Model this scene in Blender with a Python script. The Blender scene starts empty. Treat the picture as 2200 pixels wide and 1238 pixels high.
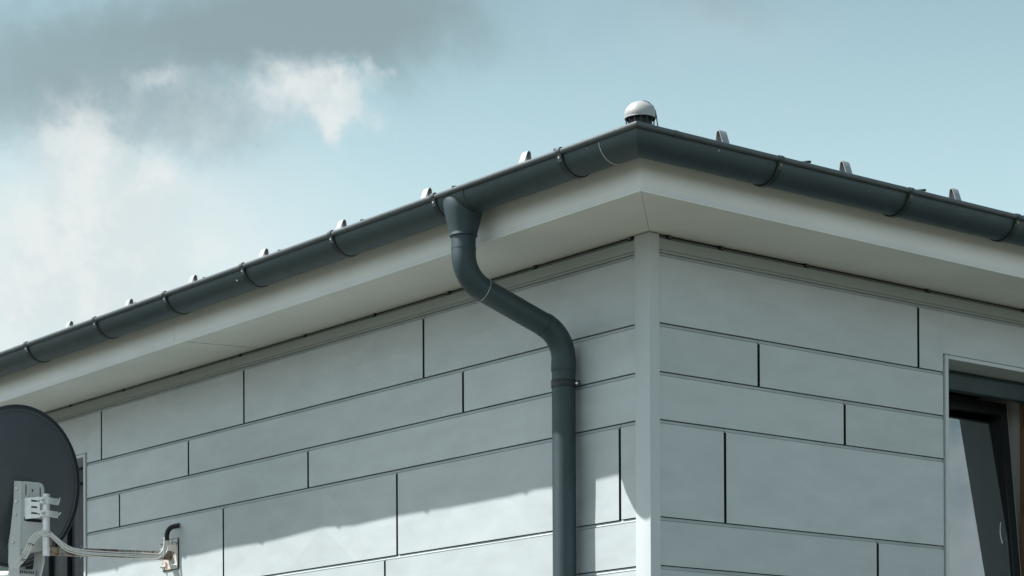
import bpy, bmesh, math, random
from mathutils import Vector, Matrix
random.seed(7)
S = bpy.context.scene
COL = S.collection
R = math.radians

# ------------------------------------------------------------------ camera
YAW, TILT, ROLL = 0.895892106, 0.00594111705, -0.00470981757
CAMP = Vector((-6.18, -6.838, 1.6))
dR = (math.sin(YAW), math.cos(YAW)); dL = (-math.cos(YAW), math.sin(YAW))
def c2w(x, y, z):      # viewer axes (right, forward, up) to house axes
    return Vector((x*dR[0]+y*dR[1], x*dL[0]+y*dL[1], z))
right = c2w(1, 0, 0)
fwd = c2w(0, math.cos(TILT), math.sin(TILT))
up = c2w(0, -math.sin(TILT), math.cos(TILT))
cr, sr = math.cos(ROLL), math.sin(ROLL)
r2 = right*cr + up*sr
u2 = up*cr - right*sr
cd = bpy.data.cameras.new('camera'); cam = bpy.data.objects.new('camera', cd); COL.objects.link(cam)
cam.matrix_world = Matrix((( r2.x, u2.x, -fwd.x, CAMP.x), (r2.y, u2.y, -fwd.y, CAMP.y), (r2.z, u2.z, -fwd.z, CAMP.z), (0, 0, 0, 1)))
cd.sensor_width = 36; cd.lens = 5011.376/2200*36
cd.shift_y = (1731.7-619)/2200
cd.clip_start = .1; cd.clip_end = 3000
S.camera = cam

# ------------------------------------------------------------------ sun, sky, exposure
SUNV = Vector((-1, .89, 1.765)).normalized()
sd = bpy.data.lights.new('sun', 'SUN'); so = bpy.data.objects.new('sun', sd); COL.objects.link(so)
sd.energy = 5.0; sd.angle = R(.5); sd.color = (1, .965, .92)
so.rotation_euler = SUNV.to_track_quat('Z', 'Y').to_euler()
so.location = (-10, 8, 18)
S.view_settings.view_transform = 'Standard'; S.view_settings.look = 'None'
S.view_settings.gamma = 1; S.view_settings.exposure = .63
SKYS = .094

W = bpy.data.worlds.new('World'); S.world = W; W.use_nodes = True
nt = W.node_tree; N = nt.nodes; LK = nt.links; N.clear()
def nn(t, **k):
    n = N.new(t)
    for a, b in k.items(): setattr(n, a, b)
    return n
def setin(i, v):
    if hasattr(v, 'bl_idname') or hasattr(v, 'is_output'): LK.new(v, i)
    else: i.default_value = v
def M(op, a, b=None, c=None, clamp=False):
    n = nn('ShaderNodeMath', operation=op, use_clamp=clamp); setin(n.inputs[0], a)
    if b is not None: setin(n.inputs[1], b)
    if c is not None: setin(n.inputs[2], c)
    return n.outputs[0]
def VM(op, a, b=None, out=0):
    n = nn('ShaderNodeVectorMath', operation=op); setin(n.inputs[0], a)
    if b is not None: setin(n.inputs[1], b)
    return n.outputs[out]
def MIX(f, a, b):
    n = nn('ShaderNodeMix', data_type='RGBA'); setin(n.inputs[0], f); setin(n.inputs[6], a); setin(n.inputs[7], b)
    return n.outputs[2]
def SMOOTH(v, lo, hi):
    n = nn('ShaderNodeMapRange', interpolation_type='SMOOTHSTEP'); setin(n.inputs[0], v)
    n.inputs[1].default_value = lo; n.inputs[2].default_value = hi
    return n.outputs[0]
sky = nn('ShaderNodeTexSky', sky_type='NISHITA', sun_disc=False)
sky.sun_elevation = math.asin(SUNV.z)
sky.sun_rotation = math.atan2(SUNV.x, SUNV.y)
sky.air_density = 1.0; sky.dust_density = 1.6; sky.ozone_density = 1.2
d = VM('NORMALIZE', nn('ShaderNodeTexCoord').outputs['Generated'])
hs = nn('ShaderNodeHueSaturation'); hs.inputs['Hue'].default_value = .448; hs.inputs['Saturation'].default_value = .74
hs.inputs['Value'].default_value = 1.0
LK.new(sky.outputs[0], hs.inputs['Color'])
base = hs.outputs[0]
# cloud field: fixed compass directions; clouds near the view keep the photo's layout, the rest is broken cloud too, made brighter to fill the walls
def noise(vec, scale, detail=6, rough=.55, lac=2.0, out=0):
    n = nn('ShaderNodeTexNoise'); LK.new(vec, n.inputs['Vector'])
    n.inputs['Scale'].default_value = scale; n.inputs['Detail'].default_value = detail
    n.inputs['Roughness'].default_value = rough; n.inputs['Lacunarity'].default_value = lac
    return n.outputs[out]
FH = c2w(0, 1, 0)
df = VM('DOT_PRODUCT', d, tuple(FH), 1); dr_ = VM('DOT_PRODUCT', d, tuple(right), 1)
sep = nn('ShaderNodeSeparateXYZ'); LK.new(d, sep.inputs[0]); dz = sep.outputs[2]
dfc = M('MAXIMUM', df, .15)
gu = M('DIVIDE', dr_, dfc); gv = M('DIVIDE', dz, dfc)
nz1 = noise(d, 16, 7, .58, out=1)
sp = nn('ShaderNodeSeparateXYZ'); LK.new(VM('SUBTRACT', nz1, (.5, .5, .5)), sp.inputs[0])
nz2 = noise(d, 55, 5, .6, out=1)
sp2 = nn('ShaderNodeSeparateXYZ'); LK.new(VM('SUBTRACT', nz2, (.5, .5, .5)), sp2.inputs[0])
wu = M('MULTIPLY_ADD', sp.outputs[0], .075, M('MULTIPLY_ADD', sp2.outputs[0], .030, gu)); wv = M('MULTIPLY_ADD', sp.outputs[1], .055, M('MULTIPLY_ADD', sp2.outputs[1], .022, gv))
def blob(px, py, sx, sy, rot=0, w=1.0, warped=True):
    """soft elliptical patch of cloud centred on a compass direction"""
    a, b = (px-1100)/5011., (1731-py)/5011.
    U, V = (wu, wv) if warped else (gu, gv)
    du = M('SUBTRACT', U, a); dv = M('SUBTRACT', V, b)
    c_, s_ = math.cos(R(rot)), math.sin(R(rot))
    x = M('MULTIPLY', M('ADD', M('MULTIPLY', du, c_), M('MULTIPLY', dv, s_)), 5011./sx)
    y = M('MULTIPLY', M('ADD', M('MULTIPLY', du, -s_), M('MULTIPLY', dv, c_)), 5011./sy)
    q = M('ADD', M('MULTIPLY', x, x), M('MULTIPLY', y, y))
    return M('MULTIPLY', M('POWER', 2.718, M('MULTIPLY', q, -1)), w)
def SUM(l):
    s = l[0]
    for k in l[1:]: s = M('ADD', s, k)
    return s
front = SMOOTH(df, .35, .75)
fine = noise(d, 42, 6, .6)
broad = noise(VM('MULTIPLY', d, (1, 1, 1.6)), 3.2, 6, .55)
grey = SUM([blob(400, 40, 600, 120, 2), blob(60, 190, 330, 120, -10, .55), blob(430, 215, 210, 90, -12, .5), blob(760, -60, 330, 170, 0, .8), blob(1560, -30, 190, 80, 0, .5)])
greym = M('MULTIPLY', SMOOTH(M('MULTIPLY_ADD', M('SUBTRACT', fine, .5), .25, grey), .0, 1.25), front)
white = SUM([blob(650, 178, 165, 74, 2, 1.2), blob(770, 190, 70, 45, 0, .6), blob(690, 255, 40, 60, 20, .7), blob(825, 100, 35, 45, 30, .6), blob(190, 240, 90, 90, 0, .75), blob(240, 370, 190, 130, 0, .85), blob(170, 500, 270, 150, 0, .85), blob(60, 640, 300, 120, 0, .7), blob(340, 160, 60, 30, 0, .5), blob(395, 130, 50, 30, 0, .35)])
whitem = M('MULTIPLY', SMOOTH(M('MULTIPLY_ADD', M('SUBTRACT', fine, .5), 1.0, white), .10, 1.2), front)
low = M('MULTIPLY', M('MINIMUM', SUM([blob(200, 650, 800, 260, 0, .95, False), blob(190, 430, 380, 210, 0, .65)]), 1.0), front)
faint = M('MULTIPLY', SUM([blob(400, 380, 150, 60, -15, .45), blob(270, 560, 150, 55, 0, .5), blob(1560, 20, 200, 70, 0, .4)]), front)
back = M('MULTIPLY', SMOOTH(M('ADD', M('MULTIPLY_ADD', M('SUBTRACT', .30, dz), 1.0, broad), M('MULTIPLY', M('SUBTRACT', fine, .5), .10)), .50, .60), M('SUBTRACT', 1.0, front))
fog = SMOOTH(M('MULTIPLY', dz, -1), -.365, -.19)           # pale air towards the horizon, all the way round
c0 = MIX(M('MULTIPLY', fog, .9), base, (4.1, 5.65, 6.05, 1))
c1 = MIX(M('MULTIPLY', low, .75), c0, (5.35, 6.0, 6.05, 1))
c2 = MIX(M('MULTIPLY', greym, .80), c1, (1.72, 2.27, 2.42, 1))
c3 = MIX(M('MULTIPLY', faint, .5), c2, (3.9, 4.7, 5.0, 1))
wcol = MIX(SMOOTH(fine, .38, .62), (4.8, 5.35, 5.45, 1), (5.6, 5.85, 5.85, 1))
c4 = MIX(M('MULTIPLY', whitem, .88), c3, wcol)
c5 = MIX(M('MULTIPLY', back, .7), c4, (8.2, 8.7, 8.8, 1))  # out-of-view cloud, brightness raised to add fill on the lower wall
bg = nn('ShaderNodeBackground'); LK.new(c5, bg.inputs[0]); bg.inputs[1].default_value = SKYS
wo = nn('ShaderNodeOutputWorld'); LK.new(bg.outputs[0], wo.inputs[0])

# ------------------------------------------------------------------ materials
def mat(name, col, rough=.5, metal=0., spec=.5, mott=0., mscale=8., mstretch=(1, 1, 1), bump=0., bscale=600., col2=None, c2lo=.55, c2hi=.7, c2scale=20., fine_=0., fscale=900.):
    m = bpy.data.materials.new(name); m.use_nodes = True
    t = m.node_tree; b = t.nodes['Principled BSDF']
    b.inputs['Roughness'].default_value = rough; b.inputs['Metallic'].default_value = metal
    b.inputs['Specular IOR Level'].default_value = spec
    b.inputs['Base Color'].default_value = (*col, 1)
    tc = t.nodes.new('ShaderNodeTexCoord')
    def nz(scale, detail=5, stretch=(1, 1, 1), rg=.6):
        mp = t.nodes.new('ShaderNodeMapping'); mp.inputs['Scale'].default_value = stretch
        t.links.new(tc.outputs['Object'], mp.inputs[0])
        n = t.nodes.new('ShaderNodeTexNoise'); n.inputs['Scale'].default_value = scale; n.inputs['Detail'].default_value = detail
        n.inputs['Roughness'].default_value = rg
        t.links.new(mp.outputs[0], n.inputs['Vector']); return n.outputs[0]
    def mix(f, a, b_):
        x = t.nodes.new('ShaderNodeMix'); x.data_type = 'RGBA'
        for i, v in ((0, f), (6, a), (7, b_)):
            if hasattr(v, 'is_output'): t.links.new(v, x.inputs[i])
            else: x.inputs[i].default_value = v
        return x.outputs[2]
    def mr(v, a, b_, lo=0, hi=1):
        x = t.nodes.new('ShaderNodeMapRange'); t.links.new(v, x.inputs[0])
        for i, q in ((1, a), (2, b_), (3, lo), (4, hi)): x.inputs[i].default_value = q
        return x.outputs[0]
    cur = None
    if mott:
        lo = tuple(c*(1-mott) for c in col)+(1,); hi = tuple(min(1, c*(1+mott)) for c in col)+(1,)
        cur = mix(mr(nz(mscale, 6, mstretch), .32, .68), lo, hi)
    if fine_:
        a = cur if cur is not None else (*col, 1)
        x = t.nodes.new('ShaderNodeMix'); x.data_type = 'RGBA'; x.blend_type = 'MULTIPLY'; x.inputs[0].default_value = 1
        if hasattr(a, 'is_output'): t.links.new(a, x.inputs[6])
        else: x.inputs[6].default_value = a
        t.links.new(mr(nz(fscale, 2), .3, .7, 1-fine_, 1+fine_), x.inputs[7])
        cur = x.outputs[2]
    if col2:
        cur = mix(mr(nz(c2scale, 6, rg=.65), c2lo, c2hi), cur if cur is not None else (*col, 1), (*col2, 1))
    if cur is not None: t.links.new(cur, b.inputs['Base Color'])
    if bump:
        bp = t.nodes.new('ShaderNodeBump'); bp.inputs['Strength'].default_value = 1; bp.inputs['Distance'].default_value = bump
        t.links.new(nz(bscale, 3), bp.inputs['Height']); t.links.new(bp.outputs[0], b.inputs['Normal'])
    rn = mr(nz(mscale*1.7, 4), .3, .7, max(.05, rough-.05), min(1, rough+.05)); t.links.new(rn, b.inputs['Roughness'])
    return m
m_panel = mat('light grey coated aluminium', (.458, .51, .53), .35, 0, .4, .065, 4.2, (1, 1, 3), .00006, 260)
_t = m_panel.node_tree; _b = _t.nodes['Principled BSDF']; _src = _b.inputs['Base Color'].links[0].from_socket
_oi = _t.nodes.new('ShaderNodeObjectInfo'); _mr = _t.nodes.new('ShaderNodeMapRange'); _mr.inputs[3].default_value = .955; _mr.inputs[4].default_value = 1.045
_t.links.new(_oi.outputs['Random'], _mr.inputs[0]); _vm = _t.nodes.new('ShaderNodeVectorMath'); _vm.operation = 'SCALE'
_t.links.new(_src, _vm.inputs[0]); _t.links.new(_mr.outputs[0], _vm.inputs['Scale']); _t.links.new(_vm.outputs[0], _b.inputs['Base Color'])
m_flash = mat('grey folded flashing', (.34, .375, .375), .5, 0, .35, .03, 6)
m_trim = mat('pale grey coated trim', (.50, .55, .57), .45, 0, .4, .02, 3, bump=.00004, bscale=300)
m_soffit = mat('off white coated soffit', (.79, .81, .80), .5, 0, .3, .045, 2.5)
m_fascia = mat('off white coated fascia', (.80, .835, .835), .4, 0, .4, .04, 2.5)
m_anth = mat('anthracite coated aluminium', (.014, .029, .037), .50, 0, .85, .14, 9, bump=.0011, bscale=420, fine_=.30, fscale=330)
m_anth.node_tree.nodes['Principled BSDF'].inputs['IOR'].default_value = 1.5
m_anth.node_tree.nodes['Principled BSDF'].inputs['Specular Tint'].default_value = (.80, .97, 1, 1)
m_anthd = mat('anthracite strap', (.016, .023, .027), .45, 0, .45, .1, 30)
m_bead = mat('pale anthracite bead', (.050, .068, .076), .42, 0, .7, .15, 30, bump=.0006, bscale=170, fine_=.35, fscale=300)  # paler than the trough, with fine random specks
m_black = mat('black coated metal', (.012, .014, .016), .45, 0, .4, .1, 10)
m_roof = mat('black roof metal', (.02, .023, .027), .5, 0, .4, .15, 6)
m_gap = mat('dark joint backing', (.018, .022, .026), .7, 0, .2)
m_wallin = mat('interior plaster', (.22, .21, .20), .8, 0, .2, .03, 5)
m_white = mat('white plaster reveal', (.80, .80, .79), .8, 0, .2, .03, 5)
m_wood = mat('brown timber', (.24, .145, .085), .55, 0, .3, .2, 10, (1, 1, .1))
m_alu = mat('bare aluminium', (.72, .73, .74), .38, .55, .5, .05, 20)
m_steel = mat('zinc plated steel', (.66, .68, .69), .38, .6, .5, .15, 40)
m_rust = mat('galvanised steel with rust', (.34, .33, .31), .5, .2, .5, .25, 30, col2=(.13, .055, .025), c2lo=.44, c2hi=.56, c2scale=26)
m_rust2 = mat('rusty steel', (.30, .25, .21), .6, .1, .4, .25, 30, col2=(.14, .055, .02), c2lo=.42, c2hi=.56, c2scale=34)
m_plate = mat('worn painted plate', (.62, .60, .57), .5, .1, .4, .1, 30, col2=(.17, .10, .07), c2lo=.52, c2hi=.64, c2scale=30)
m_dish = mat('graphite painted dish', (.075, .088, .102), .45, 0, .4, .06, 4)
m_plast = mat('light grey plastic', (.60, .62, .62), .45, 0, .4, .04, 12)
m_cable = mat('white cable sheath', (.74, .75, .73), .4, 0, .5, .06, 60)
m_hose = mat('black corrugated hose', (.010, .012, .012), .35, 0, .5)
m_dome = mat('white textured plastic', (.37, .385, .385), .4, 0, .5, .03, 20, bump=.0012, bscale=230)
m_seal = mat('pale sealant', (.70, .70, .66), .6, 0, .3, .1, 90)
m_ground = mat('dry grass and gravel', (.085, .09, .068), .95, 0, .1, .25, .6, col2=(.12, .12, .10), c2lo=.45, c2hi=.6, c2scale=.25)
m_glass = bpy.data.materials.new('window glass'); m_glass.use_nodes = True
t = m_glass.node_tree; t.nodes.clear()
fr = t.nodes.new('ShaderNodeFresnel'); fr.inputs[0].default_value = 3.2
tr = t.nodes.new('ShaderNodeBsdfTransparent'); tr.inputs[0].default_value = (.62, .68, .68, 1)
gl = t.nodes.new('ShaderNodeBsdfGlossy'); gl.inputs['Roughness'].default_value = .0; gl.inputs[0].default_value = (.9, .95, .97, 1)
mx = t.nodes.new('ShaderNodeMixShader'); oo = t.nodes.new('ShaderNodeOutputMaterial')
t.links.new(fr.outputs[0], mx.inputs[0]); t.links.new(tr.outputs[0], mx.inputs[1]); t.links.new(gl.outputs[0], mx.inputs[2]); t.links.new(mx.outputs[0], oo.inputs[0])

m_rib = mat('dish rim highlight', (.11, .125, .14), .4, 0, .6, .1, 30)  # lighter than the dish: rim highlights put into the colour
# ------------------------------------------------------------------ mesh helpers
def link(o, parent=None):
    COL.objects.link(o)
    if parent is not None:
        o.parent = parent; o.matrix_parent_inverse = Matrix.Translation(-world_of(parent))
    return o
def world_of(o):
    v = Vector(o.location)
    while o.parent is not None:
        # every parent here is unrotated; child coordinates are world coordinates
        return v
    return v
def mesh(name, verts, faces, m, parent=None, smooth=False, fix=True, auto=None):
    me = bpy.data.meshes.new(name)
    bm = bmesh.new()
    vs = [bm.verts.new(v) for v in verts]
    for f in faces:
        try: bm.faces.new([vs[i] for i in f])
        except ValueError: pass
    if fix: bmesh.ops.recalc_face_normals(bm, faces=bm.faces)
    bm.to_mesh(me); bm.free()
    return finish(name, me, m, parent, smooth, auto)
def finish(name, me, m, parent, smooth=False, auto=None):
    if m is not None: me.materials.append(m)
    if smooth:
        for p in me.polygons: p.use_smooth = True
        if auto:
            try: me.set_sharp_from_angle(angle=R(auto))
            except Exception: pass
    o = bpy.data.objects.new(name, me)
    COL.objects.link(o)
    if parent is not None:
        o.parent = parent
        # coordinates below are given in the house's own frame; parents at an offset are undone here
        w = total_loc(parent)
        o.location = -w
    return o
def total_loc(o):
    v = Vector((0, 0, 0))
    while o is not None:
        v += o.location; o = o.parent
    return v
class MB:
    def __init__(s): s.v = []; s.f = []
    def add(s, v, f):
        n = len(s.v); s.v += [tuple(x) for x in v]; s.f += [tuple(i+n for i in q) for q in f]; return s
    def box(s, a, b):
        x0, y0, z0 = a; x1, y1, z1 = b
        return s.add([(x0, y0, z0), (x1, y0, z0), (x1, y1, z0), (x0, y1, z0), (x0, y0, z1), (x1, y0, z1), (x1, y1, z1), (x0, y1, z1)],
                     [(0, 3, 2, 1), (4, 5, 6, 7), (0, 1, 5, 4), (1, 2, 6, 5), (2, 3, 7, 6), (3, 0, 4, 7)])
    def tube(s, pts, r, n=16, caps=True, rf=None):
        P = [Vector(p) for p in pts]
        T = []
        for i in range(len(P)):
            a = P[max(0, i-1)]; b = P[min(len(P)-1, i+1)]; T.append((b-a).normalized())
        u = T[0].orthogonal().normalized(); rings = []
        for i, p in enumerate(P):
            u = (u - T[i]*u.dot(T[i])).normalized(); w = T[i].cross(u)
            rr = (r[i] if isinstance(r, (list, tuple)) else r)
            rings.append([p + (u*math.cos(2*math.pi*k/n) + w*math.sin(2*math.pi*k/n))*rr for k in range(n)])
        v = [q for rg in rings for q in rg]; f = []
        for i in range(len(P)-1):
            for k in range(n):
                a = i*n+k; b = i*n+(k+1) % n; f.append((a, b, b+n, a+n))
        if caps: f += [tuple(range(n-1, -1, -1)), tuple(range((len(P)-1)*n, len(P)*n))]
        return s.add(v, f)
    def build(s, name, m, parent=None, smooth=False, auto=None, fix=True):
        return mesh(name, s.v, s.f, m, parent, smooth, fix, auto)
def prop(o, label=None, cat=None, group=None, kind=None):
    if label: o['label'] = label
    if cat: o['category'] = cat
    if group: o['group'] = group
    if kind: o['kind'] = kind
    return o
def empty(name, loc=(0, 0, 0)):
    o = bpy.data.objects.new(name, None); o.location = loc; o.empty_display_size = .2; COL.objects.link(o); return o
def bevel(o, w, seg=2, ang=30):
    bm = bmesh.new(); bm.from_mesh(o.data)
    e = [x for x in bm.edges if len(x.link_faces) == 2 and x.calc_face_angle(0) > R(ang)]
    bmesh.ops.bevel(bm, geom=e, offset=w, segments=seg, affect='EDGES', profile=.6)
    bm.to_mesh(o.data); bm.free()
    for p in o.data.polygons: p.use_smooth = True
    o.data.set_sharp_from_angle(angle=R(40))
    return o
# wall frames: (s along the wall away from the corner, d outwards, z up)
def LW(s, d_, z): return (-d_, s, z)
def RW(s, d_, z): return (s, -d_, z)
def LC(s, d_, z): return (.013-d_, s, z)      # the same with depths counted from the backing behind the panels
def RC(s, d_, z): return (s, .013-d_, z)
def wbox(mb, F, s0, s1, d0, d1, z0, z1):
    c = [F(s, q, z) for z in (z0, z1) for s, q in ((s0, d0), (s1, d0), (s1, d1), (s0, d1))]
    return mb.add(c, [(0, 3, 2, 1), (4, 5, 6, 7), (0, 1, 5, 4), (1, 2, 6, 5), (2, 3, 7, 6), (3, 0, 4, 7)])

# ------------------------------------------------------------------ ground
g = 600
ground = mesh('ground', [(-g, -g, 0), (g, -g, 0), (g, g, 0), (-g, g, 0)], [(0, 1, 2, 3)], m_ground)
prop(ground, kind='structure')

# ------------------------------------------------------------------ house
LX, LY = 8.0, 10.0            # extent along the right wall (x) and the left wall (y)
OH = .43                      # overhang
ZS = 3.923                    # underside of soffit
house = empty('house', (0, 0, 0))
prop(house, 'light grey metal clad house corner under a dark gutter', 'house')
WIN_R = (1.748, 2.715, 2.15, 3.646)
WIN_L = (4.612, 5.75, 2.15, 3.622)
def wall(F, length, win, lab):
    a, b, z0, z1 = win
    mb = MB(); T = .16
    wbox(mb, F, .013 if F is LC else .1735, a, 0, -T, 0, 3.94)
    wbox(mb, F, b, length, 0, -T, 0, 3.96)
    wbox(mb, F, a, b, 0, -T, 0, z0)
    wbox(mb, F, a, b, 0, -T, z1, 3.96)
    o = mb.build('wall', m_gap, house); o['label'] = lab
    return o
wl = wall(LC, LY, WIN_L, 'left wall, partly sunlit, of long grey panels')
wr = wall(RC, LX, WIN_R, 'right wall, in shade, of long grey panels')
mb = MB()
mb.box((.0, LY-.16, 0), (LX-.16, LY, 3.96)).box((LX-.16, .16, 0), (LX, LY-.16, 3.96))
o = mb.build('wall', m_panel, house); o['label'] = 'rear walls of the house'
# room shell behind the windows
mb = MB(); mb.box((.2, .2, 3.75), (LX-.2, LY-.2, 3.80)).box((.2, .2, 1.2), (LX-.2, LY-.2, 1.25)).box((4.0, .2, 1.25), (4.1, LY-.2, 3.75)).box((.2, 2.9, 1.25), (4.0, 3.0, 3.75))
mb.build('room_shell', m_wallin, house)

# cladding panels -------------------------------------------------
PD = .013                    # how far a panel face stands off the backing
def panel(F, parent, s0, s1, z0, z1, amp, gap0=.0072, gap1=.0072, rng=random):
    """one folded sheet panel: sloped top flange, softly buckled face, returned bottom"""
    s0 += gap0; s1 -= gap1
    fl = .0165; zt = z1; zf = z1-fl; zb = z0+.0026
    n = max(1, int(round((s1-s0)/.27))); n = min(n, 7)
    rows = 2 if (z1-z0) > .25 else 1
    ss = [s0+(s1-s0)*i/n for i in range(n+1)]
    for i in range(1, n): ss[i] += rng.uniform(-.05, .05)
    v = []; f = []
    def V(s, d_, z): v.append(F(s, d_, z)); return len(v)-1
    grid = []
    for j in range(rows+1):
        z = zb+(zf-zb)*j/rows; row = []
        for i, s in enumerate(ss):
            edge = i in (0, n) or j in (0, rows)
            off = 0 if edge and (i in (0, n)) else (j % 2)*rng.uniform(-.06, .06)
            dd = rng.uniform(-1, 1)*amp*(.25 if j in (0, rows) else 1.)*(0 if i in (0, n) else 1)
            row.append(V(s+off, PD+dd, z))
        grid.append(row)
    for j in range(rows):
        for i in range(n):
            a, b, c, e = grid[j][i], grid[j][i+1], grid[j+1][i+1], grid[j+1][i]
            if rng.random() < .5: f += [(a, b, c), (a, c, e)]
            else: f += [(a, b, e), (b, c, e)]
    # sloped flange above the face
    g1_ = [V(s, .0068, zf) for s in ss]
    sf = [ss[0]-max(0, gap0-.0007)]+ss[1:-1]+[ss[-1]+max(0, gap1-.0007)]
    g2_ = [V(s, .0068, zf+.0046) for s in sf]; g3_ = [V(s, .0108, zf+.0046) for s in sf]
    top = [V(s, .0035, zt) for s in sf]
    seq = [grid[rows], g1_, g2_, g3_, top]
    for i in range(n):
        for p_, q_ in zip(seq[:-1], seq[1:]): f.append((p_[i], p_[i+1], q_[i+1], q_[i]))
    # back and bottom
    bb0 = V(ss[0], .001, zb+.001); bb1 = V(ss[-1], .001, zb+.001); bt0 = V(ss[0]-max(0, gap0-.0007), .001, zt); bt1 = V(ss[-1]+max(0, gap1-.0007), .001, zt)
    f.append(tuple(grid[0])[::-1]+(bb0, bb1))
    f.append(tuple(top)+(bt1, bt0))
    f.append((bb0, bb1, bt1, bt0))
    f.append(tuple(grid[j][0] for j in range(rows+1))+(g1_[0], g2_[0], g3_[0], top[0], bt0, bb0))
    f.append(tuple(grid[j][n] for j in range(rows+1))+(g1_[n], g2_[n], g3_[n], top[n], bt1, bb1))
    o = mesh('panel', v, f, m_panel, parent)
    o.data.materials.append(m_gap)          # dark sealing strip on both cut ends
    if gap0 > 0: o.data.polygons[len(o.data.polygons)-2].material_index = 1
    if gap1 > 0: o.data.polygons[len(o.data.polygons)-1].material_index = 1
    return o
ROWS = [3.8485, 3.568, 3.3745, 3.184, 2.798, 2.6045, 2.411, 2.025, 1.832, 1.446, 1.253, .867, .674, .288, .095]
JL = {0: [1.4995, 2.994, 4.4416], 1: [1.212, 3.527], 2: [2.426, 4.245], 3: [.1819, 1.706, 3.1916, 5.9], 4: [1.802, 4.1]}
JR = {0: [1.58], 1: [.6013], 2: [1.1114], 3: [.4078], 4: [1.3123], 5: [1.95]}
def clad(F, parent, start, length, win, joints, amp, seed):
    rng = random.Random(seed)
    a, b, wz0, wz1 = win
    for k in range(len(ROWS)-1):
        zt, zb = ROWS[k], ROWS[k+1]
        js = list(joints.get(k, []))
        p = (js[-1] if js else start+rng.uniform(.3, 1.2))
        if not js: js.append(p)
        while p < length-1.6:
            p += rng.choice([1.5, 1.82, 2.3, 1.2]); js.append(p)
        cuts = [start]+[j for j in js if start < j < length-.1]+[length]
        for s0, s1 in zip(cuts[:-1], cuts[1:]):
            g0 = 0 if s0 == start else .0072; g1 = 0 if s1 == length else .0072
            if zb >= wz1-.001 or zt <= wz0+.001 or s1 <= a or s0 >= b:
                panel(F, parent, s0, s1, zb, zt, amp, g0, g1, rng)
            elif zt > wz1+.02:                      # sheet notched round the top of the window
                pieces = []
                if s0 < a:
                    pieces.append((s0, a-.006, zb, zt, g0, 0))
                pieces.append((max(s0, a-.0065), min(s1, b), wz1+.002, zt, 0 if s0 < a else g0, 0 if s1 > b else g1))
                if s1 > b: pieces.append((b+.006, s1, zb, zt, 0, g1))
                for (p0, p1, q0, q1, h0, h1) in pieces:
                    panel(F, parent, p0, p1, q0, q1, amp*.0, h0, h1, rng)
            else:
                if s0 < a-.02: panel(F, parent, s0, a-.006, zb, zt, amp, g0, 0, rng)
                if s1 > b+.02: panel(F, parent, b+.006, s1, zb, zt, amp, 0, g1, rng)
clad(LC, wl, .078, LY, WIN_L, JL, .0062, 3)
clad(RC, wr, .044, LX, WIN_R, JR, .0015, 5)

# flashing strip above the panels, ventilated strip, corner trim -----
def strip(F, parent, start, length, cuts, seed):
    cs = [start]+cuts+[length]
    for s0, s1 in zip(cs[:-1], cs[1:]):
        mb = MB()
        wbox(mb, F, s0+.0006, s1-.0006, .017, .001, 3.8595, 3.9030)
        wbox(mb, F, s0+.0006, s1-.0006, .0125, .001, 3.8495, 3.8590)
        o = mb.build('flashing_strip', m_flash, parent)
        bevel(o, .0008, 1)
    # perforated strip: back, two rails and a comb of fine bars; screw plates between
    n = int((length-start)/.0092)
    mb = MB()
    for i in range(n):
        s = start+.004+i*.0092
        if s > 6.2: break
        wbox(mb, F, s, s+.0034, .0105, .008, 3.9045, 3.9135)
    o = mb.build('vent_comb', m_flash, parent); prop(o, kind='stuff')
    mb = MB(); wbox(mb, F, start, length, .004, .001, 3.9035, ZS-.0005)
    mb.build('vent_backing', m_black, parent)
strip(LC, wl, .078, LY, [3.112, 6.1, 9.0], 1)
strip(RC, wr, .044, LX, [2.9, 5.9], 2)
def clips(F, parent, spots):
    for s in spots:
        mb = MB(); wbox(mb, F, s-.012, s+.012, .0165, .008, 3.9072, ZS-.0015)
        c = mb.build('vent_clip', m_black, parent)
        p = F(s+.004, .0165, 3.914); q = F(s+.004, .0185, 3.914)
        MB().tube([p, q], .0022, 8).build('screw', m_steel, c)
clips(LC, wl, [.11, .715, 1.313, 1.878, 2.45, 3.03, 3.6, 4.2, 4.8])
clips(RC, wr, [.105, .392, .883, 1.643, 2.3, 2.9])
# corner trim: L section
P = [(-.0055, -.0055), (.048, -.0055), (.048, .012), (.046, .012), (.046, -.0025), (-.0025, -.0025), (-.0025, .080), (.012, .080), (.012, .082), (-.0055, .082)]
v = [(x, y, z) for z in (.05, 3.9175) for x, y in P]; n = len(P)
f = [tuple(range(n-1, -1, -1)), tuple(range(n, 2*n))]+[(i, (i+1) % n, (i+1) % n+n, i+n) for i in range(n)]
o = mesh('corner_trim', v, f, m_trim, house); o['label'] = 'pale grey vertical trim covering the corner of the house'
bevel(o, .0012, 2)
mb = MB(); mb.box((-.0022, -.0022, .05), (.0035, .0125, 3.916)); mb.build('corner_core', m_gap, house)
mb = MB()
for i in range(9): mb.box((-.001+i*.0065, -.003, 3.918), (.002+i*.0065, .001, ZS-.001))
for i in range(12): mb.box((-.003, -.001+i*.0075, 3.918), (.001, .0025+i*.0075, ZS-.001))
o = mb.build('vent_comb', m_flash, house); prop(o, kind='stuff')

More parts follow.
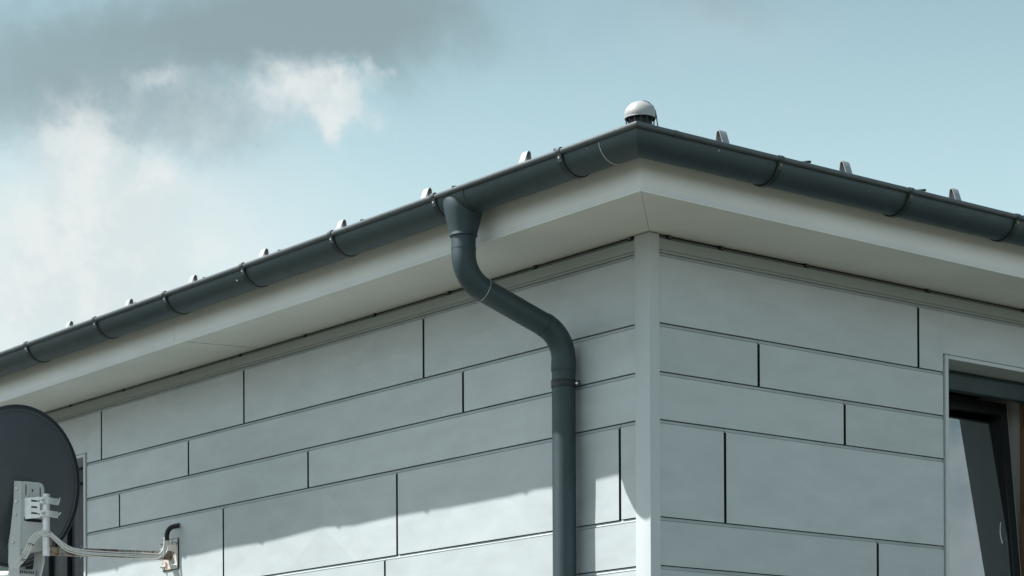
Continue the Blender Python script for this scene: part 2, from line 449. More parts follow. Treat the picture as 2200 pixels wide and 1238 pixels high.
# windows -----------------------------------------------------------
def window(F, win, tilt, lab, right_side):
    a, b, z0, z1 = win; tw = .022
    ia, ib, iz0, iz1 = a+tw, b-tw, z0+tw, z1-.017
    D0, D1 = -.185, -.24          # fixed frame lies between these depths (negative = inwards)
    fw = .05
    mb = MB()
    wbox(mb, F, ia, ia+fw*.5, D0, D1, iz0, iz1); wbox(mb, F, ib-fw*.9, ib, D0, D1, iz0, iz1)
    wbox(mb, F, ia+fw*.5, ib-fw*.9, D0, D1, iz0, iz0+fw); 
    wbox(mb, F, ia+fw*.5, ib-fw*.9, D0-.03, D1, iz1-.07, iz1)
    w = mb.build('window', m_black, house); w['label'] = lab
    # folded trim lining the opening, proud of the panels
    mb = MB(); po = .021
    wbox(mb, F, a, ia, po, D0+.001, z0, z1); wbox(mb, F, ib, b, po, D0+.001, z0, z1)
    wbox(mb, F, ia, ib, po, D0+.001, iz1, z1); wbox(mb, F, ia, ib, po+.02, D0+.001, z0, iz0)
    bevel(mb.build('window_trim', m_trim, w), .0012, 1)
    # roller blind housing
    prof = [(-.181, iz1-.003), (-.14, iz1-.006), (-.135, iz1-.02), (-.15, iz1-.085), (-.181, iz1-.09)]
    v = [F(s, q, z) for s in (ia+.002, ib-.002) for q, z in prof]; n = len(prof)
    f = [tuple(range(n)), tuple(range(2*n-1, n-1, -1))]+[(i, (i+1) % n, (i+1) % n+n, i+n) for i in range(n)]
    bevel(mesh('blind_housing', v, f, m_anth, w), .003, 2)
    # sash, hinged along its bottom edge
    sz0, sz1 = iz0+.03, iz1-.055; sa, sb = ia+.022, (2.598 if tilt else ib-.03)
    ct, st = math.cos(tilt), math.sin(tilt)
    def TF(s, q, z):
        dz_ = z-sz0; dq = q-D0
        return F(s, D0+dq*ct-dz_*st-(.012 if tilt else 0), sz0+dz_*ct+dq*st)
    mb = MB(); q0, q1 = .0, -.055
    if not tilt: q0, q1 = .004, -.05
    sw = .058
    for (p0, p1, r0, r1) in ((sa, sa+sw, sz0, sz1), (sb-sw, sb, sz0, sz1), (sa+sw, sb-sw, sz0, sz0+sw), (sa+sw, sb-sw, sz1-sw, sz1)):
        wbox(mb, TF, p0, p1, D0+q0, D0+q1, r0, r1)
    sash = mb.build('sash', m_black, w)
    bevel(sash, .002, 1)
    mb = MB(); k = .009
    for (p0, p1, r0, r1) in ((sa+sw, sa+sw+k, sz0+sw, sz1-sw), (sb-sw-k, sb-sw, sz0+sw, sz1-sw), (sa+sw+k, sb-sw-k, sz0+sw, sz0+sw+k), (sa+sw+k, sb-sw-k, sz1-sw-k, sz1-sw)):
        wbox(mb, TF, p0, p1, D0-.012, D0-.04, r0, r1)
    mb.build('glazing_gasket', m_hose, w)
    for q in (-.010, -.028, -.046):
        mb = MB(); wbox(mb, TF, sa+sw+.001, sb-sw-.001, D0+q, D0+q-.004, sz0+sw+.001, sz1-sw-.001)
        mb.build('pane', m_glass, w)
    return w, TF, (sa, sb, sz0, sz1, D0)
wR, TF, (sa, sb, sz0, sz1, D0) = window(RC, WIN_R, R(5.6), 'window in the right wall with its dark sash tilted open inwards', True)
wL, _, _ = window(LC, WIN_L, 0, 'dark window in the left wall behind the satellite dish', False)
s_ = WIN_L[0]+.030
for i, w_ in enumerate((.06, .03, .11, .025, .07, .10, .03, .12, .05, .10, .08)):
    mb = MB(); wbox(mb, LC, s_, s_+w_, -.118-(i % 3)*.012, -.160, 2.175, 3.50)
    bevel(mb.build('slat', m_anthd if i % 2 else m_black, wL), .006, 2)
    s_ += w_+.008
# lining, reveal and hinge seen beside the tilted sash
mb = MB(); wbox(mb, RC, 2.652, 2.70, -.2405, -.30, 2.2, 3.60); mb.build('timber_lining', m_wood, wR)
mb = MB(); wbox(mb, RC, 2.690, 2.72, -.3005, -.75, 2.1, 3.64); mb.build('inner_reveal', m_white, wR)
for z in (3.49, 3.07):
    mb = MB()
    for i in range(3): wbox(mb, RC, 2.636, 2.6515, -.250, -.266, z-.03+i*.022, z-.012+i*.022)
    h = mb.build('hinge', m_black, wR); bevel(h, .002, 1)
mb = MB(); pts = []
for i in range(9):
    u = i/8.; pts.append(TF(sb-.115-.010*math.sin(u*math.pi), D0-.006, sz1-.58-.1*u))
mb.tube(pts, .0022, 6); mb.build('pale_arc', m_alu, wR)  # thin pale arc just in front of the panes
mb = MB(); wbox(mb, TF, sb-.007, sb-.005, D0+.0005, D0+.0018, sz0+.01, sz1-.004); mb.build('sash_seal', m_alu, wR)

# soffit, fascia ------------------------------------------------------
def zl(y): return -.008*max(0, y)      # the left eave falls gently away from the corner
def zr(x): return -.006*max(0, x)
LE, RE = LY+OH, LX+OH
def soff(s0, s1, F, first, slope):
    """soffit board between wall and fascia; the corner board is mitred"""
    t0 = 0.0
    a0 = -OH if first else s0+.0065; a1 = -.0 if first else s0+.0065
    z = lambda s: ZS+slope(s)
    zz = lambda s: ZS+slope(s)*.12
    pts = [F(a1 if not first else .0, -.012, zz(0 if first else s0)), F(s1-.0065, -.012, zz(s1)), F(s1-.0065, OH-.001, z(s1)), F(a0, OH-.001, z(0 if first else s0))]
    if first:
        off = .0012
        pts[0] = F(-.012+off+.024, -.012, zz(0)); pts[3] = F(-OH+off*1.5, OH-.001, z(0))
        pts[0] = F(.012+off, -.012, zz(0))
    v = pts+[(p[0], p[1], p[2]+.012) for p in pts]
    return mesh('soffit_board', v, [(0, 1, 2, 3), (4, 5, 6, 7), (0, 1, 5, 4), (1, 2, 6, 5), (2, 3, 7, 6), (3, 0, 4, 7)], m_soffit, house)
cl_ = [2.86, 5.86, 8.86, LE]; p = 0
for i, c in enumerate(cl_): soff(p, c, LW, i == 0, zl); p = c
cr_ = [3.1, 6.1, RE]; p = 0
for i, c in enumerate(cr_): soff(p, c, RW, i == 0, zr); p = c
mb = MB(); mb.box((-.40, -.40, 3.945), (LX+.40, LY+.40, 3.97)); mb.build('eave_boarding', m_gap, house)
mb = MB(); wbox(mb, LW, -OH+.001, LE, OH-.03, OH-.045, 3.90, 4.12)
def fasc(F, s0, s1, first, slope):
    # outward face with a small drip fold at its foot and a faint roll along the length
    prof = [(OH-.002, ZS-.0055), (OH+.0035, ZS-.0055), (OH+.0045, ZS-.001), (OH+.002, ZS+.004), (OH, ZS+.02), (OH, 4.125), (OH-.018, 4.125), (OH-.018, ZS+.013), (OH-.002, ZS+.013)]
    v = []
    for k, s in enumerate((s0, s1)):
        for q, z in prof:
            ss = (-q if first else s0+.0014) if k == 0 else s1-.0014
            v.append(F(ss, q, z+slope(s)))
    n = len(prof)
    f = [tuple(range(n)), tuple(range(2*n-1, n-1, -1))]+[(i, (i+1) % n, (i+1) % n+n, i+n) for i in range(n)]
    return mesh('fascia_board', v, f, m_fascia, house)
p = 0
for i, c in enumerate([2.935, 5.935, 8.935, LE]): fasc(LW, p, c, i == 0, zl); p = c
p = 0
for i, c in enumerate([3.2, 6.2, RE]): fasc(RW, p, c, i == 0, zr); p = c
# far side fascias close the eave box
mb = MB(); mb.box((-OH, LE-.02, ZS-.08), (RE, LE, 4.12)).box((RE-.02, -OH, ZS-.08), (RE, LE-.021, 4.12)); o = mb.build('fascia_board', m_fascia, house); o['label'] = 'rear fascia boards'

# roof -----------------------------------------------------------------
E0 = .495; ZE = 4.132; SL = .20
def rz(q): return ZE+SL*(E0-q)            # height at distance q outside the wall line (q falls inwards)
hx, hy = (LX+2*E0)/2, 0
x0, y0, x1, y1 = -E0, -E0, LX+E0, LY+E0
rise = SL*(x1-x0)/2
xm = (x0+x1)/2
v = [(x0, y0, ZE-.012), (x1, y0, ZE-.012), (x1, y1, ZE-.012), (x0, y1, ZE-.075), (xm, y0+(x1-x0)/2, ZE-.012+rise), (xm, y1-(x1-x0)/2, ZE-.012+rise),
     (x0, y0, ZE-.03), (x1, y0, ZE-.03), (x1, y1, ZE-.03), (x0, y1, ZE-.095)]
roof = mesh('roof', v, [(0, 1, 4), (1, 2, 5, 4), (2, 3, 5), (3, 0, 4, 5), (0, 6, 7, 1), (1, 7, 8, 2), (2, 8, 9, 3), (3, 9, 6, 0), (6, 7, 8, 9)], m_roof, house)
def tile(F, s0, s1, q0, q1):
    """sheet roof tile; its end edge away from the corner rides up over the next one"""
    th = .006; v = []
    S_ = [s0, s1-.085, s1-.012, s1]
    H_ = [0, .002, .026, .027]
    for s, h in zip(S_, H_):
        for q, hh in ((q0, h), (q1, h*.3)):
            zq = rz(q)-.008-(.0065*max(0, s) if F is LW else 0)
            v += [F(s, q, zq+hh), F(s, q, zq+hh+th+(.003 if h > .01 else 0))]
    f = []
    for i in range(3):
        a = i*4; b = a+4
        f += [(a, b, b+2, a+2), (a+1, a+3, b+3, b+1), (a, a+1, b+1, b), (a+2, b+2, b+3, a+3)]
    f += [(0, 2, 3, 1), (12, 13, 15, 14)]
    return mesh('roof_tile', v, f, m_roof, roof)
for F, b0, pitch, L_ in ((LW, -.006, .6425, LY), (RW, -.266, .6685, LX)):
    for r_ in range(2):
        q0 = E0-.36*r_; q1 = q0-.36
        k = -1
        while True:
            s1 = b0+pitch*k+(pitch/2 if r_ else 0); s0 = s1-pitch+.01
            k += 1
            if s1 < -q1+.05: continue
            if s1 > L_+.3: break
            tile(F, max(s0, -q1+.03), s1, q0, q1)
# hip cap along the corner ridge
pts = [(-.40+i*.35, -.40+i*.35, rz(.40-i*.35)+.010) for i in range(12)]
MB().tube(pts, .022, 8).build('hip_capping', m_roof, roof, True)

# ------------------------------------------------------------------ gutter
gutter = empty('gutter', (-.53, -.53, 3.99))
prop(gutter, 'dark grey half round gutter running along both eaves of the house', 'gutter')
GC, GR = .53, .077; GZ = 4.086
def gprof(rad, th=.0016, a0=-172, a1=0):
    o_, i_ = [], []
    n = 22
    for k in range(n+1):
        a = R(180+ (k/n)*180)      # from back (towards wall) under to the front
        o_.append((GC+math.cos(a)*rad, GZ+math.sin(a)*rad)); i_.append((GC+math.cos(a)*(rad-th), GZ+math.sin(a)*(rad-th)))
    o_ = [(GC-rad, GZ+.030)]+o_; i_ = [(GC-rad+th, GZ+.030)]+i_
    return o_+i_[::-1]
def gextr(name, F, s0, s1, prof, m, parent, slope, mitre=False, smooth=True, nseg=1):
    v = []; n = len(prof)
    for k in range(nseg+1):
        for q, z in prof:
            if k == 0: s = -q if mitre else s0
            else: s = s0+(s1-s0)*k/nseg if not mitre else (s1*k/nseg + (-q)*(1-k/nseg))
            v.append(F(s, q, z+slope(s)))
    f = [tuple(range(n-1, -1, -1)), tuple(range(nseg*n, (nseg+1)*n))]
    for k in range(nseg):
        f += [(k*n+i, k*n+(i+1) % n, (k+1)*n+(i+1) % n, (k+1)*n+i) for i in range(n)]
    return mesh(name, v, f, m, parent, smooth, True, 35)
def gl_(y): return -.0055*max(0, y)
def gr_(x): return 0
gextr('trough', LW, 0, LE+.05, gprof(GR), m_anth, gutter, gl_, True)
gextr('trough', RW, 0, RE+.05, gprof(GR), m_anth, gutter, gr_, True)
BC, BR = GC+GR+.0055, .0105
bprof = [(BC+math.cos(2*math.pi*k/16)*BR, GZ+.004+math.sin(2*math.pi*k/16)*BR) for k in range(16)]
gextr('rolled_bead', LW, 0, LE+.05, bprof, m_bead, gutter, gl_, True)
gextr('rolled_bead', RW, 0, RE+.05, bprof, m_bead, gutter, gr_, True)
# outlet sleeve and joint sleeve
gextr('outlet_sleeve', LW, .415, .62, gprof(GR+.0028, .0028), m_anth, gutter, gl_)
gextr('corner_sleeve', LW, -.53, -.402, gprof(GR+.0018, .0018), m_anth, gutter, gl_, True).data.update()
# sealant bead where the corner piece starts
arc = []
for k in range(15):
    a = R(352-k*7.2); arc.append((-(GC+math.cos(a)*(GR+.0022)), -.400, GZ+math.sin(a)*(GR+.0022)))
MB().tube(arc, .0013, 6).build('sealant_line', m_seal, gutter, True)
for (x, y, z, r_) in [(-.20, -(GC+.0765), 4.068, .0024), (.62, -(GC+.070), 4.055, .0012), (-(GC+.066), 2.10, 4.030, .0045), (-(GC+.075), -.33, 4.067, .0014)]:
    mb = MB(); mb.tube([(x-.0008, y-.0008, z), (x+.0015, y+.0015, z)], r_, 8); mb.build('paint_speck', m_seal, gutter)
# brackets
def bracket(F, s, slope, clipmat, full=True):
    w = .013; dz_ = slope(s)
    rad = GR+.0012; th = .0042
    o_, i_ = [], []
    n = 20
    for k in range(n+1):
        a = R(178+(k/n)*(172)); o_.append((GC+math.cos(a)*(rad+th), GZ+dz_+math.sin(a)*(rad+th))); i_.append((GC+math.cos(a)*rad, GZ+dz_+math.sin(a)*rad))
    prof = o_+i_[::-1]; n = len(prof)
    v = [F(ss, q, z) for ss in (s-w, s+w) for q, z in prof]
    f = [tuple(range(n)), tuple(range(2*n-1, n-1, -1))]+[(i, (i+1) % n, (i+1) % n+n, i+n) for i in range(n)]
    b = mesh('bracket', v, f, m_anthd, gutter, True, True, 35)
    # spring clip hooked over the bead
    o_, i_ = [], []
    r0 = BR+.001; r1 = BR+.0032; cz = GZ+.004+dz_
    for k in range(13):
        a = R(215-k*24.0+0) if False else R(170-k*20)
        o_.append((BC+math.cos(a)*r1, cz+math.sin(a)*r1)); i_.append((BC+math.cos(a)*r0, cz+math.sin(a)*r0))
    o_.append((GC+math.cos(R(-24))*(rad+th+.0030), GZ+dz_+math.sin(R(-24))*(rad+th+.0030)))
    i_.append((GC+math.cos(R(-24))*(rad+th), GZ+dz_+math.sin(R(-24))*(rad+th)))
    prof = o_+i_[::-1]; n = len(prof)
    v = [F(ss, q, z) for ss in (s-w*.85, s+w*.85) for q, z in prof]
    f = [(i, (i+1) % n, (i+1) % n+n, i+n) for i in range(n)]
    f += [(k, k+1, n-2-k, n-1-k) for k in range(n//2-1)]+[(n+k, n+n-1-k, n+n-2-k, n+k+1) for k in range(n//2-1)]
    mesh('clip', v, f, m_bead if clipmat is m_steel else m_anth, b, True, True, 40)
    a = R(-13); q = GC+math.cos(a)*(rad+th+.004); z = GZ+dz_+math.sin(a)*(rad+th+.004)
    MB().tube([F(s, q, z), F(s, q+.0035, z-.0008)], .0042, 10).build('rivet', clipmat, b)
m_oran = mat('rusty rivet', (.45, .24, .08), .6, 0, .3, .3, 200)
for s in (-.182, .600, 1.325, 2.026, 2.71, 3.386, 4.116, 4.82, 5.55, 6.28, 7.0, 7.75, 8.5, 9.3): bracket(LW, s, gl_, m_steel)
for s in (.115, .845, 1.501, 2.22, 2.95, 3.7, 4.45, 5.2, 5.95, 6.7, 7.45): bracket(RW, s, gr_, m_oran)
# lip clip near the corner on the right run
mb = MB()
gextr('lip_clip', RW, -.432, -.412, [(BC+math.cos(2*math.pi*k/12)*(BR+.0014), GZ+.004+math.sin(2*math.pi*k/12)*(BR+.0014)) for k in range(12)], m_bead, gutter, gr_)
# funnel outlet
OX, OY = -.533, .510
def lathe(cx, cy, prof, n=40):
    v = []; f = []
    for z, r_ in prof: v += [(cx+r_*math.cos(2*math.pi*k/n), cy+r_*math.sin(2*math.pi*k/n), z) for k in range(n)]
    for i in range(len(prof)-1):
        for k in range(n):
            a = i*n+k; b = i*n+(k+1) % n; f.append((a, b, b+n, a+n))
    return v, f
v, f = lathe(OX, OY, [(4.068, .0790), (4.055, .0825), (4.02, .0765), (3.97, .0655), (3.935, .0558), (3.929, .0552), (3.926, .0562), (3.921, .0562), (3.919, .0530), (3.919, .047)])
mesh('funnel_outlet', v, f, m_anth, gutter, True, True, 40)

# ------------------------------------------------------------------ downpipe
dp = empty('downpipe', (-.062, .456, .1))
prop(dp, 'dark grey downpipe with a swan neck down the sunlit left wall', 'downpipe')
PR = .0486
V0 = Vector((-.533, .510, 3.925)); V1 = Vector((-.533, .510, 3.753)); V2 = Vector((-.062, .456, 3.576)); V3 = Vector((-.062, .456, .1))
def fillet(a, b, c, rad, n=14):
    u = (a-b).normalized(); w = (c-b).normalized()
    ang = math.acos(max(-1, min(1, u.dot(w)))); t_ = rad/math.tan(ang/2)
    p0, p1 = b+u*t_, b+w*t_
    ctr = b+(u+w).normalized()*(rad/math.sin(ang/2))
    e0 = (p0-ctr); e1 = (p1-ctr); tot = e0.angle(e1); ax = e0.cross(e1).normalized()
    return [ctr+Matrix.Rotation(tot*k/n, 3, ax) @ e0 for k in range(n+1)]
f1 = fillet(V0, V1, V2, .14); f2 = fillet(V1, V2, V3, .14)
NS = 40
MB().tube([(OX, OY, 3.93), (OX, OY, 3.872)], .0490, NS, False).build('neck_collar', m_anth, dp, True)
MB().tube([(OX, OY, 3.876), (OX, OY, 3.870), (OX, OY, 3.8699)]+f1, [.0502, .0502, .0492]+[.0492]*len(f1), NS, False).build('elbow', m_anth, dp, True, 40)
dirn = (V2-V1).normalized()
MB().tube([f1[-1]-dirn*.004, f1[-1], f2[0]+dirn*.012], .0478, NS, False).build('neck_pipe', m_anth, dp, True)
ring = f1[-1]
def ringtube(c, ax, rad, a0, a1, tr_, n=20):
    ax = ax.normalized(); u = ax.orthogonal().normalized()
    u = (Vector((0, 0, 1))-ax*ax.z).normalized(); w = ax.cross(u)
    return MB().tube([c+(u*math.cos(R(a0+(a1-a0)*k/n))+w*math.sin(R(a0+(a1-a0)*k/n)))*rad for k in range(n+1)], tr_, 6)
MB().tube([f1[-1]-dirn*.001, f1[-1]+dirn*.0012], .0502, NS).build('elbow_rim', m_anth, dp, True, 30)
ringtube(f1[-1]+dirn*.0015, dirn, .0500, -175, 175, .0011, 60).build('elbow_rim_wear', m_alu, dp, True)
MB().tube([f2[0]-dirn*.006, f2[0]-dirn*.0059]+f2+[f2[-1]-Vector((0, 0, .02))], [.0480, .0498]+[.0498]*(len(f2)+1), NS, False).build('elbow', m_anth, dp, True, 40)
MB().tube([(-.062, .456, 3.474), (-.062, .456, 3.4735), (-.062, .456, 3.432), (-.062, .456, 3.428)], [.0478, .0512, .0512, .0492], NS, False).build('pipe_socket', m_anth, dp, True, 40)
MB().tube([(-.062, .456, 3.45), (-.062, .456, .1)], PR, NS, False).build('pipe', m_anth, dp, True)
for zc in (3.378, 1.6):
    c = MB().tube([(-.062, .456, zc-.0145), (-.062, .456, zc-.0144), (-.062, .456, zc-.011), (-.062, .456, zc+.011), (-.062, .456, zc+.0144), (-.062, .456, zc+.0145)], [.0486, .0525, .0512, .0512, .0525, .0486], NS, False).build('pipe_clamp', m_anthd, dp, True, 30)
    u = Vector((.60, -.80, 0)).normalized(); n_ = Vector((-.80, -.60, 0))
    cc = Vector((-.062, .456, zc))+u*.0555
    mb = MB()
    for sgn in (1,):
        q = [cc+u*a+n_*b+Vector((0, 0, e)) for e in (-.013, .013) for a, b in ((-.008, -.008), (.013, -.008), (.013, .006), (-.008, .006))]
        mb.add(q, [(0, 3, 2, 1), (4, 5, 6, 7), (0, 1, 5, 4), (1, 2, 6, 5), (2, 3, 7, 6), (3, 0, 4, 7)])
    bevel(mb.build('clamp_lug', m_anthd, c), .002, 2)
    MB().tube([cc+n_*.006+u*.001, cc+n_*.011+u*.001], .0055, 6).build('screw', m_steel, c)
    MB().tube([(-.02, .43, zc), (.0, .43, zc)], .005, 10).build('wall_stud', m_steel, c)

# ------------------------------------------------------------------ snow guards on the roof
def guard(F, s, lab, m):
    fall = .0078*max(0, s) if F is LW else 0
    q = .45; zb = rz(q)-.004-fall; w = .0185
    h = .071; prof = []
    prof_o = [(q+.030, zb), (q+.024, zb+.022), (q+.008, zb+h*.92), (q+.0025, zb+h), (q-.004, zb+h), (q-.0095, zb+h*.92), (q-.016, zb+.022), (q-.02, zb)]
    prof_i = [(q+.0275, zb), (q+.0215, zb+.022), (q+.0055, zb+h*.90), (q+.001, zb+h-.004), (q-.003, zb+h-.004), (q-.0073, zb+h*.90), (q-.0135, zb+.022), (q-.0175, zb)]
    prof = prof_o+prof_i[::-1]; n = len(prof)
    base = empty('snow_guard', F(s, q, zb)); prop(base, lab, 'snow guard', 'snow guard hooks along the roof edge')
    v = [F(ss, a, z) for ss in (s-w, s+w) for a, z in prof]
    f = [(i, (i+1) % n, (i+1) % n+n, i+n) for i in range(n)]
    f += [(k, k+1, n-2-k, n-1-k) for k in range(n//2-1)]+[(n+k, n+n-1-k, n+n-2-k, n+k+1) for k in range(n//2-1)]
    mesh('hook', v, f, m, base, True, True, 25)
    mb = MB()      # foot strap screwed flat on the roof, two stiffening ribs on the hook
    c = [F(ss, a, rz(a)+e-fall) for e in (-.001, .003) for ss, a in ((s-w, q-.02), (s+w, q-.02), (s+w, q-.16), (s-w, q-.16))]
    mb.add(c, [(0, 3, 2, 1), (4, 5, 6, 7), (0, 1, 5, 4), (1, 2, 6, 5), (2, 3, 7, 6), (3, 0, 4, 7)])
    mb.build('foot_strap', m, base)
    mb = MB()
    for e in (-.006, .006): mb.tube([F(s+e, q+.0235, zb+.022), F(s+e, q+.0082, zb+h*.9)], .0008, 6)
    mb.build('rib', m, base, True)
m_guard = mat('galvanised strap', (.31, .33, .34), .5, .15, .5, .06, 40)
labs_l = ['snow guard hook on the left roof edge nearest the white domed cap', 'snow guard hook on the left roof edge just above the funnel outlet of the gutter',
          'third snow guard hook left from the white domed cap', 'fourth snow guard hook left from the white domed cap',
          'small snow guard hook on the left eave, fifth left from the domed cap', 'small distant snow guard hook on the left eave, second from the far end',
          'farthest and smallest snow guard hook at the left end of the roof edge']
for s, l in zip((.216, .862, 1.48, 2.10, 2.72, 3.33, 3.95), labs_l): guard(LW, s, l, m_guard)
for s, l in zip((-.035, .64, 1.295), ['snow guard hook on the right roof edge nearest the white domed cap', 'middle snow guard hook of the three on the right roof edge', 'rightmost snow guard hook, near the right end of the gutter']): guard(RW, s, l, m_guard)

# ------------------------------------------------------------------ domed cap on the roof corner
DX, DY = -.437, -.437
dome = empty('vent_cap', (DX, DY, 4.14)); prop(dome, 'white dome shaped cap with black slotted base on the roof corner', 'vent cap')
pr = []
for k in range(16):
    a = R(-15+k*7); pr.append((4.2015+.0515*math.sin(a)*(1 if a > 0 else .8), .0592*max(.004, math.cos(a))))
pr = [(4.189, .0540), (4.1885, .0578)]+pr
v, f = lathe(DX, DY, pr, 36); o = mesh('dome', v, f, m_dome, dome, True, True, 50)
mb = MB(); v, f = lathe(DX, DY, [(4.12, .046), (4.1885, .040)], 28); mb.add(v, f)
for k in range(14):
    a = 2*math.pi*k/14; mb.tube([(DX+.050*math.cos(a), DY+.050*math.sin(a), 4.13), (DX+.053*math.cos(a), DY+.053*math.sin(a), 4.190)], .0022, 6)
mb.build('slotted_base', m_black, dome)
v, f = lathe(DX, DY, [(4.128, .062), (4.158, .058), (4.160, .054), (4.13, .050)], 28); mesh('base_ring', v, f, m_black, dome, True, True, 40)
# back rim of the cap: a raised seam that sweeps down and out on the side away from the sun
u = Vector((.72, -.69, 0)); w = Vector((.69, .72, 0)); v = []; f = []
pth = [(.012, 4.2535), (.030, 4.2465), (.045, 4.232), (.055, 4.212), (.059, 4.190), (.062, 4.165), (.067, 4.145)]
for a, z in pth:
    for e, k in ((-.012, 0), (.012, 0), (.012, .004), (-.012, .004)):
        p_ = Vector((DX, DY, z))+u*(a+k)+w*e; v.append(tuple(p_))
for i in range(len(pth)-1):
    for k in range(4): f.append((i*4+k, i*4+(k+1) % 4, i*4+4+(k+1) % 4, i*4+4+k))
f += [(0, 1, 2, 3), tuple(range(len(v)-4, len(v)))]
mesh('side_strap', v, f, m_anth, dome, True, True, 40)

dome.location.z -= .007

# ------------------------------------------------------------------ satellite dish on its wall arm
sat = empty('satellite_dish', (-.01, 3.705, 2.98))
prop(sat, 'dark grey satellite dish seen from behind on a rusty wall arm', 'satellite dish')
C0 = Vector((-.795, 3.88, 3.29)); az = R(92); el = R(9)
nrm = Vector((math.cos(az)*math.cos(el), math.sin(az)*math.cos(el), math.sin(el)))
ex = Vector((0, 0, 1)).cross(nrm).normalized(); ey = nrm.cross(ex).normalized()
A, B = .352, .395
def dish_surf(off, r0=0., r1=1., nr=10, n=72):
    v = []
    for i in range(nr+1):
        r_ = r0+(r1-r0)*i/nr
        for k in range(n):
            a = 2*math.pi*k/n
            v.append(C0+ex*(A*r_*math.cos(a))+ey*(B*r_*math.sin(a))+nrm*(.075*(r_*r_-1)+off))
    return v
n = 72; nr = 10
v = dish_surf(0); v2 = dish_surf(.0025); k0 = len(v)
f = []
for i in range(nr):
    for k in range(n):
        a = i*n+k; b = i*n+(k+1) % n; f.append((a, b, b+n, a+n)); f.append((k0+a, k0+a+n, k0+b+n, k0+b))
mesh('reflector', v+v2, f, m_dish, sat, True, False, 60)
mb = MB()
ringp = lambda s, off: [C0+ex*(A*s*math.cos(2*math.pi*k/n))+ey*(B*s*math.sin(2*math.pi*k/n))+nrm*off for k in range(n)]
r_a, r_b, r_c, r_d = ringp(.985, -.001), ringp(1.032, .004), ringp(1.034, -.010), ringp(1.022, -.012)
v = r_a+r_b+r_c+r_d; f = []
for j in range(3):
    for k in range(n): a = j*n+k; b = j*n+(k+1) % n; f.append((a, b, b+n, a+n))
mesh('rim', v, f, m_dish, sat, True, True, 40)
mb = MB(); rr = ringp(.968, -.008); mb.tube(rr+[rr[0]],   .0030, 8, False); mb.build('rim_rib', m_rib, sat, True)
# feed arm holder: hollow plastic housing, rounded at the top, deepening downwards
def holder():
    yb = 3.765      # face towards us
    xl, xr = -.822, -.694
    zt, zb = 3.303, 2.955
    out = []
    for k in range(7):
        a = R(90+k*15); out.append((xl+.022+.022*math.cos(a), zt-.022+.022*math.sin(a)))
    left = out
    out = [(xl+(xr-xl), zb+.02), (xr, zt-.03)]
    for k in range(6):
        a = R(k*18); out.append((xr-.03+.03*math.cos(a), zt-.03+.03*math.sin(a)))
    out += left+[(xl-.012, zb+.03), (xl-.008, zb+.012), (xl+.02, zb), (xr-.03, zb), (xr-.006, zb+.008)]
    n = len(out)
    def depth(z): return .045+.09*(zt-z)/.35
    def lean(z): return .035*(zt-z)/.35
    v = [(x, yb, z) for x, z in out]+[(x, yb+depth(z), z) for x, z in out]
    f = [tuple(range(n)), tuple(range(2*n-1, n-1, -1))]+[(i, (i+1) % n, (i+1) % n+n, i+n) for i in range(n)]
    o = mesh('feed_arm_holder', v, f, m_plast, sat); bevel(o, .004, 2, 40)
    return o
hold = holder()
for (xa, xb, za, zb_) in ((-.797, -.793, 3.235, 3.285), (-.719, -.715, 3.225, 3.278), (-.763, -.757, 3.252, 3.266), (-.806, -.796, 3.105, 3.123), (-.710, -.704, 3.105, 3.117), (-.795, -.712, 3.102, 3.118)):
    MB().box((xa, 3.7635, za), (xb, 3.766, zb_)).build('slot', m_black, hold)
mb = MB()
for i in range(5): mb.tube([(-.800+.024*i, 3.7645, 3.296), (-.800+.024*i, 3.7645, 3.215)], .0016, 6)
mb.build('moulded_rib', m_plast, hold, True)
# raised side flange with bolts
v = []
edge = [(-.838, 3.305), (-.842, 3.20), (-.856, 3.08), (-.868, 2.985), (-.872, 2.90), (-.862, 2.80), (-.85, 2.72)]
edge2 = [(-.825, 3.300), (-.826, 3.20), (-.829, 3.08), (-.835, 2.985), (-.838, 2.90), (-.844, 2.80), (-.835, 2.72)]
for (xa, za), (xb, zb_) in zip(edge, edge2):
    v += [(xa-.004, 3.80, za), (xb, 3.760, zb_), (xb+.008, 3.7605, zb_), (xa+.006, 3.81, za)]
f = []
for i in range(len(edge)-1):
    for k in range(4): f.append((i*4+k, i*4+(k+1) % 4, i*4+4+(k+1) % 4, i*4+4+k))
f += [(0, 1, 2, 3), tuple(range(len(v)-4, len(v)))]
mesh('side_flange', v, f, m_plast, sat, True, True, 35)
v = []
for (xb, za) in ((-.694, 2.975), (-.700, 2.90), (-.717, 2.83), (-.735, 2.74)):
    v += [(xb-.005, 3.762, za), (xb+.004, 3.762, za), (xb+.004, 3.86, za), (xb-.005, 3.86, za)]
f = []
for i in range(3):
    for k in range(4): f.append((i*4+k, i*4+(k+1) % 4, i*4+4+(k+1) % 4, i*4+4+k))
f += [(0, 1, 2, 3), (12, 13, 14, 15)]
mesh('side_flange', v, f, m_plast, sat)
mb = MB(); mb.add([(-.845, 3.80, 2.86), (-.725, 3.80, 2.865), (-.735, 3.80, 2.74), (-.845, 3.80, 2.74), (-.845, 3.86, 2.87), (-.725, 3.86, 2.875), (-.735, 3.86, 2.74), (-.845, 3.86, 2.74)],
    [(0, 1, 2, 3), (4, 5, 6, 7), (0, 1, 5, 4), (1, 2, 6, 5), (2, 3, 7, 6), (3, 0, 4, 7)])
arm_ = mb.build('feed_arm', m_plast, sat)
mb = MB()
for i in range(9): mb.box((-.835+i*.0115, 3.797, 2.845), (-.829+i*.0115, 3.801, 2.86))
o = mb.build('arm_teeth', m_black, sat); prop(o, kind='stuff')
